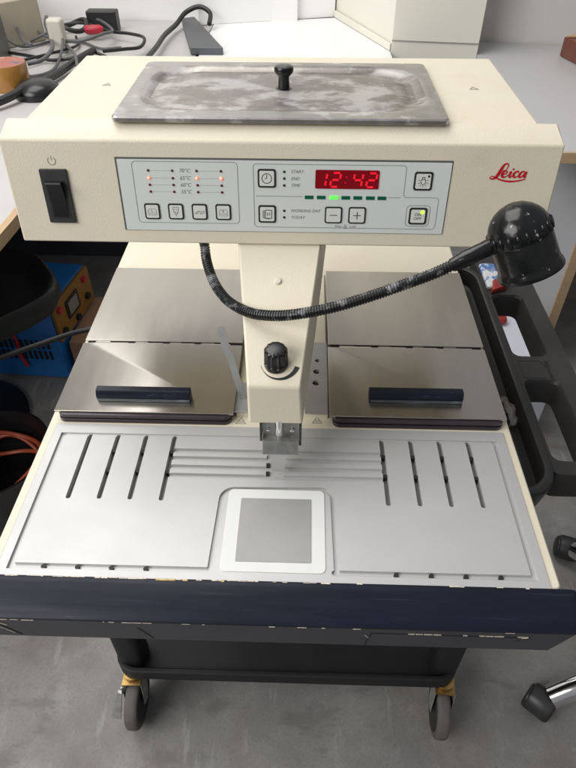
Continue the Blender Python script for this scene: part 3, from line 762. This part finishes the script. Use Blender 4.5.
o = part('red_wrapper', b, 'red', None, .0015); tag(o, 'small red wrapper lying on the cart handle below the lamp shade', 'wrapper')

# ================================================================== SETTING
b = MB(); b.flat([(-7, -5), (7, -5), (7, 8), (-7, 8)], -.85); struct(part('floor', b, 'floor'))
b = MB(); b.box(-6, -.02, 2.86, 3.0, -.85, 1.8); struct(part('wall', b, 'wall'))
ang_dir = Vector((1.0, -.16, 0)).normalized()
b = MB(); b.loft([[(.38, 2.60, z), (6, 2.60 - 5.62 * .16, z), (6, 2.80 - 5.62 * .16, z), (.38, 2.80, z)] for z in (-.85, 1.8)]); struct(part('wall', b, 'wall_r'))

# left L-shaped desk
dk = thing('corner_desk', (-1.3, 1.7, -.85), 'grey laminate corner desk with wooden edge at the left, under the cables', 'desk')
b = MB(); b.slab([(-2.4, .3), (-.690, .3), (-.655, .93), (-.645, 1.25), (-.66, 1.90), (-.42, 1.92), (-.40, 2.855), (-2.4, 2.855)], -.128, -.100); top = part('desk_top', b, 'lam_l', dk, .0015)
b = MB(); b.slab([(-.6895, .3), (-.6805, .3), (-.6455, .93), (-.6355, 1.25), (-.6440, 1.89), (-.6595, 1.899), (-.6545, 1.25), (-.6645, .93)], -.1300, -.0996); part('wooden_edge', b, 'wood_h', dk, .001)
b = MB(); b.box(-2.3, -.42, 2.02, 2.045, -.84, -.129); part('back_panel', b, 'dark_panel', dk)
b = MB(); b.box(-1.62, -1.58, .35, 2.0, -.85, -.129); part('side_panel', b, 'dark_panel', dk)

# white worktop behind
wt = thing('white_worktop', (0, 2.5, -.85), 'glossy white worktop with a white back panel behind the machine', 'worktop')
b = MB(); b.slab([(-.398, 2.02), (.3615, 2.02), (.3615, 2.370), (.165, 2.935), (-.398, 2.80)], -.13, -.098); part('work_top', b, 'whitetop', wt, .002)
b = MB(); b.slab([(-.46, 2.765), (.155, 2.945), (.15, 2.97), (-.46, 2.79)], -.097, 1.2); part('back_board', b, 'whitetop', wt)
b = MB(); b.box(-.39, .355, 2.10, 2.13, -.85, -.131); part('front_panel', b, 'dark_panel', wt)

# pillar cabinet
cbt = thing('tall_cabinet', (.45, 2.55, -.85), 'tall cream white cabinet standing on the right of the white worktop', 'cabinet')
b = MB(); b.slab([(.3640, 2.372), (.7000, 2.330), (.7000, 2.59), (.1600, 2.958)], -.85, 1.5); part('cabinet_body', b, 'pillar', cbt, .003)
b = MB(); b.slab([(.3560, 2.370), (.3620, 2.370), (.1600, 2.945), (.150, 2.94)], -.0960, -.070); part('skirting', b, 'pillar', cbt, .002)
b = MB(); b.slab([(.3640, 2.3690), (.6980, 2.3270), (.6980, 2.3310), (.3640, 2.3715)], -.062, -.058); part('seam', b, 'seam', cbt)
# flat slate bar with cable
b = MB()
q = [(-.540, 2.770), (-.485, 2.800), (-.300, 2.290), (-.430, 2.290)]
b.slab(q, -.0975, -.070); o = part('metal_bar', b, 'bar', None, .004, 3); tag(o, 'flat slate grey metal bar lying along the left end of the white worktop', 'metal bar')

# right desk
rd = thing('desk', (1.3, 1.9, -.85), 'pale grey desk with wooden edges at the right beyond the cart', 'desk')
b = MB(); b.slab([(.702, 1.375), (3.2, 1.30), (3.2, 2.10), (.70, 2.54)], -.128, -.100); part('desk_top', b, 'lam', rd)
b = MB(); b.slab([(.702, 1.365), (3.2, 1.29), (3.2, 1.2995), (.702, 1.3745)], -.1295, -.0995); part('wooden_edge', b, 'wood_h', rd, .001)
b = MB(); b.box(.873, .901, 1.372, 2.35, -.85, -.1285); part('side_panel', b, 'lam_p', rd)
b = MB(); b.box(.8715, .9025, 1.362, 1.3715, -.85, -.1300); part('panel_edge', b, 'wood', rd, .001)
b = MB(); b.box(.9015, 3.2, 1.75, 1.78, -.85, -.1285); part('back_panel', b, 'lam_b', rd)
b = MB(); b.slab([(1.020, 2.325), (1.6, 2.25), (1.6, 1.65), (1.165, 1.72)], -.0985, -.030); b.mi = 1
b.slab([(1.018, 2.300), (1.065, 2.335), (1.5, 2.285), (1.5, 2.265)], -.030, -.020)
o = part('wooden_tray', b, ['redwood', 'tan'], None, .004); tag(o, 'red brown wooden tray with a tan strip on the right desk by the wall', 'tray')
# box on floor seen through handle
b = MB(); b.box(.50, .765, .98, 1.34, -.85, -.56); o = part('storage_box', b, 'boxw', None, .006); tag(o, 'pale grey box on the floor seen through the far cart handle opening', 'box')
b = MB(); b.lathe([(.001, 0), (.016, .003), (.020, .012), (.016, .022), (.001, .024)], (.640, 1.190, -.5595), (0, 0, 1), 16); o = part('red_item', b, 'red'); tag(o, 'small rounded red item on the pale grey box', 'red item')

# ================================================================== chair base at right
ch = thing('swivel_chair', (.89, .255, -.85), 'chrome star base of a swivel chair with grey casters at lower right', 'chair')
b = MB(); b.lathe([(.034, -.80), (.040, -.79), (.040, -.70), (.028, -.69), (.028, -.45)], (.89, .255, 0), (0, 0, 1), 28); part('column', b, 'chrome', ch)
cc = Vector((.89, .255, 0))
for a in (193.5, 117, 45, -27, -99):
    d_ = Vector((cos(radians(a)), sin(radians(a)), 0)); L0 = .322
    pts = spline([cc + d_ * .03 + Vector((0, 0, -.733)), cc + d_ * .14 + Vector((0, 0, -.738)), cc + d_ * .25 + Vector((0, 0, -.762)), cc + d_ * L0 + Vector((0, 0, -.800))], 5)
    b = MB(); b.tube(pts, [.030 - .006 * i / (len(pts) - 1) for i in range(len(pts))], 18); lg = part('chair_leg', b, 'chrome', ch)
    e = cc + d_ * (L0 + .020) + Vector((0, 0, -.821)); ax = Vector((.75, -.66, 0)).normalized()
    if a == 117: ax = Vector((.9, -.3, 0)).normalized()
    b = MB()
    b.lathe([(.010, -.0300), (.022, -.0300), (.0265, -.0275), (.0285, -.0220), (.0285, .0220), (.0265, .0275), (.022, .0300), (.010, .0300)], e, ax, 32)
    cs = part('chair_caster', b, 'wheel_hub', ch)
    hb = MB(); e2 = e + Vector((0, 0, .004)) - d_ * .002
    hb.lathe([(.012, -.0262), (.024, -.0262), (.0288, -.0235), (.0305, -.0190), (.0312, 0), (.0305, .0190), (.0288, .0235), (.024, .0262), (.012, .0262)], e2, ax, 36)
    hb.lathe([(.017, .0), (.017, .030), (.012, .034)], e2 - d_ * .012 + Vector((0, 0, .004)), (-d_ * .7 + Vector((0, 0, .7))), 20)
    part('caster_hood', hb, 'caster_pl', cs)

# ================================================================== left clutter under the desk
bm_ = thing('blue_machine', (-.95, 1.4, -.85), 'blue metal machine with orange control face under the left desk', 'machine')
b = MB(); b.slab([(-1.25, 1.235), (-.775, 1.210), (-.735, 1.470), (-1.25, 1.52)], -.845, -.550); BODY = b
fm_o = Vector((-.7725, 1.2115, -.69)); fu = Vector((.0375, .257, 0)).normalized(); fn = Vector((fu.y, -fu.x, 0))
FM = Matrix.Translation(fm_o) @ Matrix(((fu.x, 0, fn.x), (fu.y, 0, fn.y), (0, 1, 0))).to_4x4()
b = MB(FM); b.slab(rrect(.0, .262, .0, .138, .004, 2), .0005, .012); pn = part('control_face', b, 'orange', bm_, .002)
b = MB(FM); b.slab(rrect(.072, .158, .045, .112, .003, 2), .011, .016); dd = part('display_frame', b, 'black_pl', pn)
b = MB(FM); b.slab(rrect(.084, .146, .055, .102, .001, 2), .0155, .0175); part('display_window', b, 'lcd', pn)
for u, v in ((.030, .112), (.215, .112), (.214, .045), (.125, .018), (.03, .03)):
    b = MB(FM); b.lathe([(.013, .011), (.012, .022), (.001, .023)], (u, v, 0), (0, 0, 1), 16); part('control_knob', b, 'plugr' if v > .1 else 'hole', pn)
b = BODY; b.mi = 1
for i in range(12):
    for j in range(2):
        x = -.815 - .018 * i; b.box(x - .005, x + .005, 1.2095 + .0005 * i, 1.2145 + .0009 * i, -.765 + j * .045, -.728 + j * .045)
part('body', b, ['blue', 'hole'], bm_, .003, label='blue powder coated body')
b = MB(); b.tube(spline([(-.925, 1.214, -.56), (-.93, 1.208, -.62), (-.915, 1.21, -.68), (-.92, 1.209, -.74), (-.905, 1.205, -.79)], 5), .006, 8); part('wire', b, 'plugr', bm_)
b = MB(); b.box(-.752, -.55, 1.23, 1.50, -.85, -.705); o = part('cardboard_box', b, 'card', None, .002); tag(o, 'brown cardboard box on the floor against the blue machine', 'box')
# stool
stl = thing('lab_stool', (-1.0, 1.0, -.85), 'black moulded stool seat with raised rim in front of the blue machine', 'stool')
def blob(i, z):
    P_ = [(-.690, 1.135), (-.640, 1.05), (-.66, .965), (-.78, .83), (-.97, .66), (-1.25, .72), (-1.36, 1.0), (-1.2, 1.22), (-.93, 1.245), (-.76, 1.205)]
    cx, cy = -.98, .99; P_ = [Vector((cx + (x - cx) * (1 - i), cy + (y - cy) * (1 - i), z)) for x, y in P_]
    k = len(P_); out = []
    for a in range(k):
        p0, p1, p2, p3 = P_[a - 1], P_[a], P_[(a + 1) % k], P_[(a + 2) % k]
        for q in range(5):
            t = q / 5; out.append(tuple(.5 * ((2 * p1) + (p2 - p0) * t + (2 * p0 - 5 * p1 + 4 * p2 - p3) * t * t + (3 * p1 - p0 - 3 * p2 + p3) * t ** 3)))
    return out
b = MB(); b.loft([blob(.14, -.430), blob(.05, -.415), blob(.0, -.380), blob(.01, -.352), blob(.035, -.345), blob(.075, -.350), blob(.12, -.372), blob(.30, -.382)]); part('seat', b, 'stool', stl, 0, 2, 60)
b = MB(); b.lathe([(.03, -.83), (.03, -.425)], (-1.06, .98, 0), (0, 0, 1), 20); part('column', b, 'black_pl', stl)
b = MB(); b.lathe([(.21, -.85), (.21, -.84), (.05, -.825), (.03, -.82)], (-1.06, .98, 0), (0, 0, 1), 36); part('base', b, 'black_pl', stl)
# bucket with hose
bk = thing('bucket', (-.76, .66, -.85), 'black bucket holding a coiled orange hose at the left edge', 'bucket')
b = MB(); b.lathe([(.001, -.84), (.10, -.845), (.145, -.62), (.152, -.600), (.145, -.600), (.137, -.620), (.10, -.80), (.001, -.80)], (-.765, .660, 0), (0, 0, 1), 36, False, False); part('shell', b, 'black_pl', bk)
hp = []
for i in range(52):
    a = i * .34; hp.append((-.765 + (.108 + .012 * sin(i * .7)) * cos(a), .660 + (.108 + .012 * cos(i * .5)) * sin(a), -.715 + .0018 * i + .012 * sin(i * .9)))
b = MB(); b.tube(spline(hp, 3), .0058, 10); o = part('hose', b, 'orangehose'); tag(o, 'orange red hose coiled inside the black bucket', 'hose')
# power lead hanging left of the machine
b = MB(); b.tube(spline([(-1.05, .55, -.36), (-.80, .60, -.325), (-.6426, .6779, -.300), (-.5685, .7259, -.298), (-.5119, .7681, -.300), (-.4704, .7883, -.300), (-.40, .80, -.28), (-.30, .76, -.12), (-.24, .70, -.05), (-.2, .635, -.04)], 6), .0062, 10)
o = part('power_cable', b, 'cab_blk'); tag(o, 'black power cable crossing in front of the blue machine', 'cable')

# ================================================================== desk clutter
Z0 = -.0995
def cable(pts, r, m, lab, nm='cable'):
    P_ = [(x, y, z if len(t_) == 1 else z) for (x, y, z), t_ in zip(pts, [[0]] * len(pts))]
    q = spline(P_, 7); b = MB(); b.tube([(p.x, p.y, p.z) for p in q], r, 10)
    o = part(nm, b, m); return tag(o, lab, 'cable', 'cables lying on the corner desk')
def zz(l, z): return [(x, y, z + .006 * ((i * 7) % 3)) for i, (x, y, _) in enumerate(l)]
A = [(-1.238, 2.298, 0), (-1.13, 2.244, 0), (-1.005, 2.167, 0), (-.929, 2.169, 0), (-.842, 2.198, 0), (-.791, 2.227, 0), (-.74, 2.215, 0)]
B = [(-1.352, 2.90, 0), (-1.19, 2.65, 0), (-1.05, 2.423, 0), (-.975, 2.379, 0), (-.884, 2.238, 0), (-.831, 2.12, 0), (-.80, 2.03, 0)]
C_ = [(-1.076, 2.567, 0), (-1.021, 2.603, 0), (-.935, 2.606, 0), (-.806, 2.526, 0), (-.708, 2.464, 0), (-.627, 2.375, 0), (-.625, 2.288, 0), (-.676, 2.23, 0), (-.74, 2.175, 0)]
D = [(-.937, 2.321, 0), (-.853, 2.309, 0), (-.792, 2.385, 0), (-.782, 2.494, 0), (-.857, 2.62, 0), (-.914, 2.66, 0)]
E_ = [(-.569, 2.12, 0), (-.562, 2.289, 0), (-.562, 2.469, 0), (-.544, 2.65, 0), (-.51, 2.73, .03), (-.449, 2.74, .05), (-.402, 2.72, .03), (-.40, 2.66, 0)]
F_ = [(-.969, 2.005, 0), (-.923, 2.042, 0), (-.929, 2.169, 0), (-1.002, 2.364, 0), (-1.079, 2.55, 0), (-1.11, 2.66, 0)]
G_ = [(-1.355, 2.663, 0), (-1.287, 2.647, 0), (-1.183, 2.482, 0), (-1.077, 2.274, 0), (-1.002, 2.167, 0)]
H_ = [(-.99, 1.60, 0), (-.928, 1.697, 0), (-.894, 1.787, 0), (-.861, 1.95, 0), (-.827, 2.12, 0), (-.791, 2.227, 0)]
cable(zz(A, -.089), .0062, 'cab_blk', 'black cable running straight across the desk to behind the machine')
cable(zz(B, -.075), .0060, 'cab_gry', 'grey cable running diagonally from the beige box toward the machine')
cable(zz(C_, -.070), .0064, 'cab_blk', 'black cable ending in a wide loop near the back wall')
cable(zz(D, -.060), .0060, 'cab_gry', 'short grey cable curling past the red plug')
cable([(x, y, -.070 + z) for x, y, z in E_], .0100, 'cab_blk', 'thick black cable arching over the slate grey bar')
cable(zz(F_, -.058), .0075, 'cab_gry', 'grey cable bending around the cream plug')
cable(zz(G_, -.045), .0060, 'cab_gry', 'grey cable coming down beside the grey metal box')
cable([(-1.20, 2.05, -.09), (-1.12, 2.02, -.085), (-1.03, 2.08, -.07), (-.96, 2.20, -.075), (-.90, 2.36, -.085), (-.95, 2.52, -.09)], .0052, 'cab_blk', 'thin black cable snaking up from the tape roll to the coil')
cable([(-1.30, 2.45, .03), (-1.22, 2.38, -.03), (-1.12, 2.34, -.085), (-1.02, 2.46, -.092), (-.90, 2.44, -.092), (-.80, 2.34, -.09), (-.72, 2.36, -.09)], .0048, 'cab_gry', 'thinnest grey cable hanging off the grey metal box')
cable([(-1.02, 2.02, -.092), (-.95, 1.98, -.092), (-.90, 2.08, -.09), (-.93, 2.30, -.05), (-1.0, 2.42, -.045), (-1.10, 2.40, -.08)], .0055, 'cab_gry', 'grey cable looping behind the cream plug')
cable(zz(H_, -.080), .0130, 'cab_blk', 'thickest black cable passing the tape roll and black cap')
b = MB(); b.tube([(-.975 + .062 * cos(a), 2.575 + .062 * sin(a), -.060 + .012 * sin(2 * a)) for a in [i * 2 * pi / 36 for i in range(75)]], .0095, 10)
o = part('cable_coil', b, 'cab_blk'); tag(o, 'small coil of black cable near the back wall', 'cable')
b = MB(); b.box(-.985, -.925, 2.30, 2.35, Z0, .02); o = part('plug_adapter', b, 'plugw', None, .012, 3); tag(o, 'cream white plug adapter standing among the cables', 'plug')
b = MB(); b.box(-.93, -.80, 2.64, 2.70, Z0 + .001, -.020); o = part('power_adapter', b, 'cab_blk', None, .006, 3); tag(o, 'black square power adapter against the back wall', 'adapter')
b = MB(); b.lathe([(.012, 0), (.018, .01), (.018, .06), (.010, .075)], (-.90, 2.50, -.06), (1, .15, 0), 16); o = part('red_plug', b, 'plugr'); tag(o, 'small red cable plug below the black power adapter', 'plug')
b = MB(); b.mi = 0
b.lathe([(.040, .0), (.070, .0), (.072, .006), (.072, .072), (.070, .078), (.050, .078), (.040, .06)], (-1.000, 1.885, Z0), (0, 0, 1), 36, False, False)
b.mi = 1; b.lathe([(.069, .0784), (.036, .0784)], (-1.000, 1.885, Z0), (0, 0, 1), 36, False, True)
o = part('tape_roll', b, ['tape', 'tapetop']); tag(o, 'roll of brown packing tape with printed core at the far left', 'tape')
b = MB(); b.lathe([(.074, 0), (.076, .012), (.070, .030), (.052, .044), (.02, .050), (.0005, .051)], (-.872, 1.80, Z0), (0, 0, 1), 36); o = part('round_cap', b, 'black_pl'); tag(o, 'black round cap lying between tape roll and machine', 'cap')
b = MB(); b.slab([(-1.20, 2.34), (-1.07, 2.50), (-1.30, 2.78), (-1.46, 2.64)], Z0, .06); o = part('beige_box', b, 'beige', None, .006); tag(o, 'beige plastic box standing at the upper left corner', 'box')
b = MB(); b.slab([(-1.50, 2.02), (-1.155, 2.02), (-1.130, 2.26), (-1.50, 2.30)], Z0, .055); o = part('metal_box', b, 'boxgrey', None, .004); tag(o, 'grey metal box on the desk left of the cables', 'box')

# ================================================================== LIGHT
W = bpy.data.worlds.new('World'); S.world = W; W.use_nodes = True
wn = W.node_tree; bg = wn.nodes['Background']
tc_ = wn.nodes.new('ShaderNodeTexCoord'); sx_ = wn.nodes.new('ShaderNodeSeparateXYZ'); rp_ = wn.nodes.new('ShaderNodeValToRGB')
wn.links.new(tc_.outputs['Generated'], sx_.inputs[0]); mr_ = wn.nodes.new('ShaderNodeMapRange')
mr_.inputs[1].default_value = -1; wn.links.new(sx_.outputs[2], mr_.inputs[0]); wn.links.new(mr_.outputs[0], rp_.inputs[0])
rp_.color_ramp.elements[0].position = .45; rp_.color_ramp.elements[0].color = (.10, .10, .10, 1)
rp_.color_ramp.elements[1].position = 1.; rp_.color_ramp.elements[1].color = (.62, .63, .66, 1)
e_ = rp_.color_ramp.elements.new(.60); e_.color = (.40, .40, .41, 1)
wn.links.new(rp_.outputs[0], bg.inputs[0]); bg.inputs[1].default_value = .62
def area(name, loc, tgt, sx, sy, e, col):
    l = bpy.data.lights.new(name, 'AREA'); l.shape = 'RECTANGLE'; l.size = sx; l.size_y = sy; l.energy = e; l.color = col
    o = bpy.data.objects.new(name, l); COL.objects.link(o); o.location = loc
    o.rotation_euler = (Vector(tgt) - Vector(loc)).to_track_quat('-Z', 'Y').to_euler(); return o
area('front_fill', (-2.2, -1.2, 1.75), (0, .3, .1), 2.4, 1.8, 92, (1, .985, .96))  # added soft fill from the front left, source unseen
area('ceiling_light', (-1.1, 1.35, 2.6), (.1, .9, 0), 2.6, 2.0, 74, (1, .98, .95))

# ================================================================== CAMERA
cam = bpy.data.cameras.new('camera'); co = bpy.data.objects.new('camera', cam); COL.objects.link(co)
f_ = Vector((-.02056, .73331, -.67958)).normalized(); r_ = Vector((.9996, .02833, .00033)); r_ = (r_ - f_ * r_.dot(f_)).normalized(); u_ = r_.cross(f_)
co.matrix_world = Matrix(((r_.x, u_.x, -f_.x, .02757), (r_.y, u_.y, -f_.y, -.33393), (r_.z, u_.z, -f_.z, .57586), (0, 0, 0, 1)))
cam.sensor_fit = 'VERTICAL'; cam.sensor_height = 24; cam.lens = 606.56 / 768 * 24; cam.clip_start = .02; cam.clip_end = 60
S.camera = co
S.view_settings.view_transform = 'Standard'; S.view_settings.look = 'None'; S.view_settings.exposure = 0
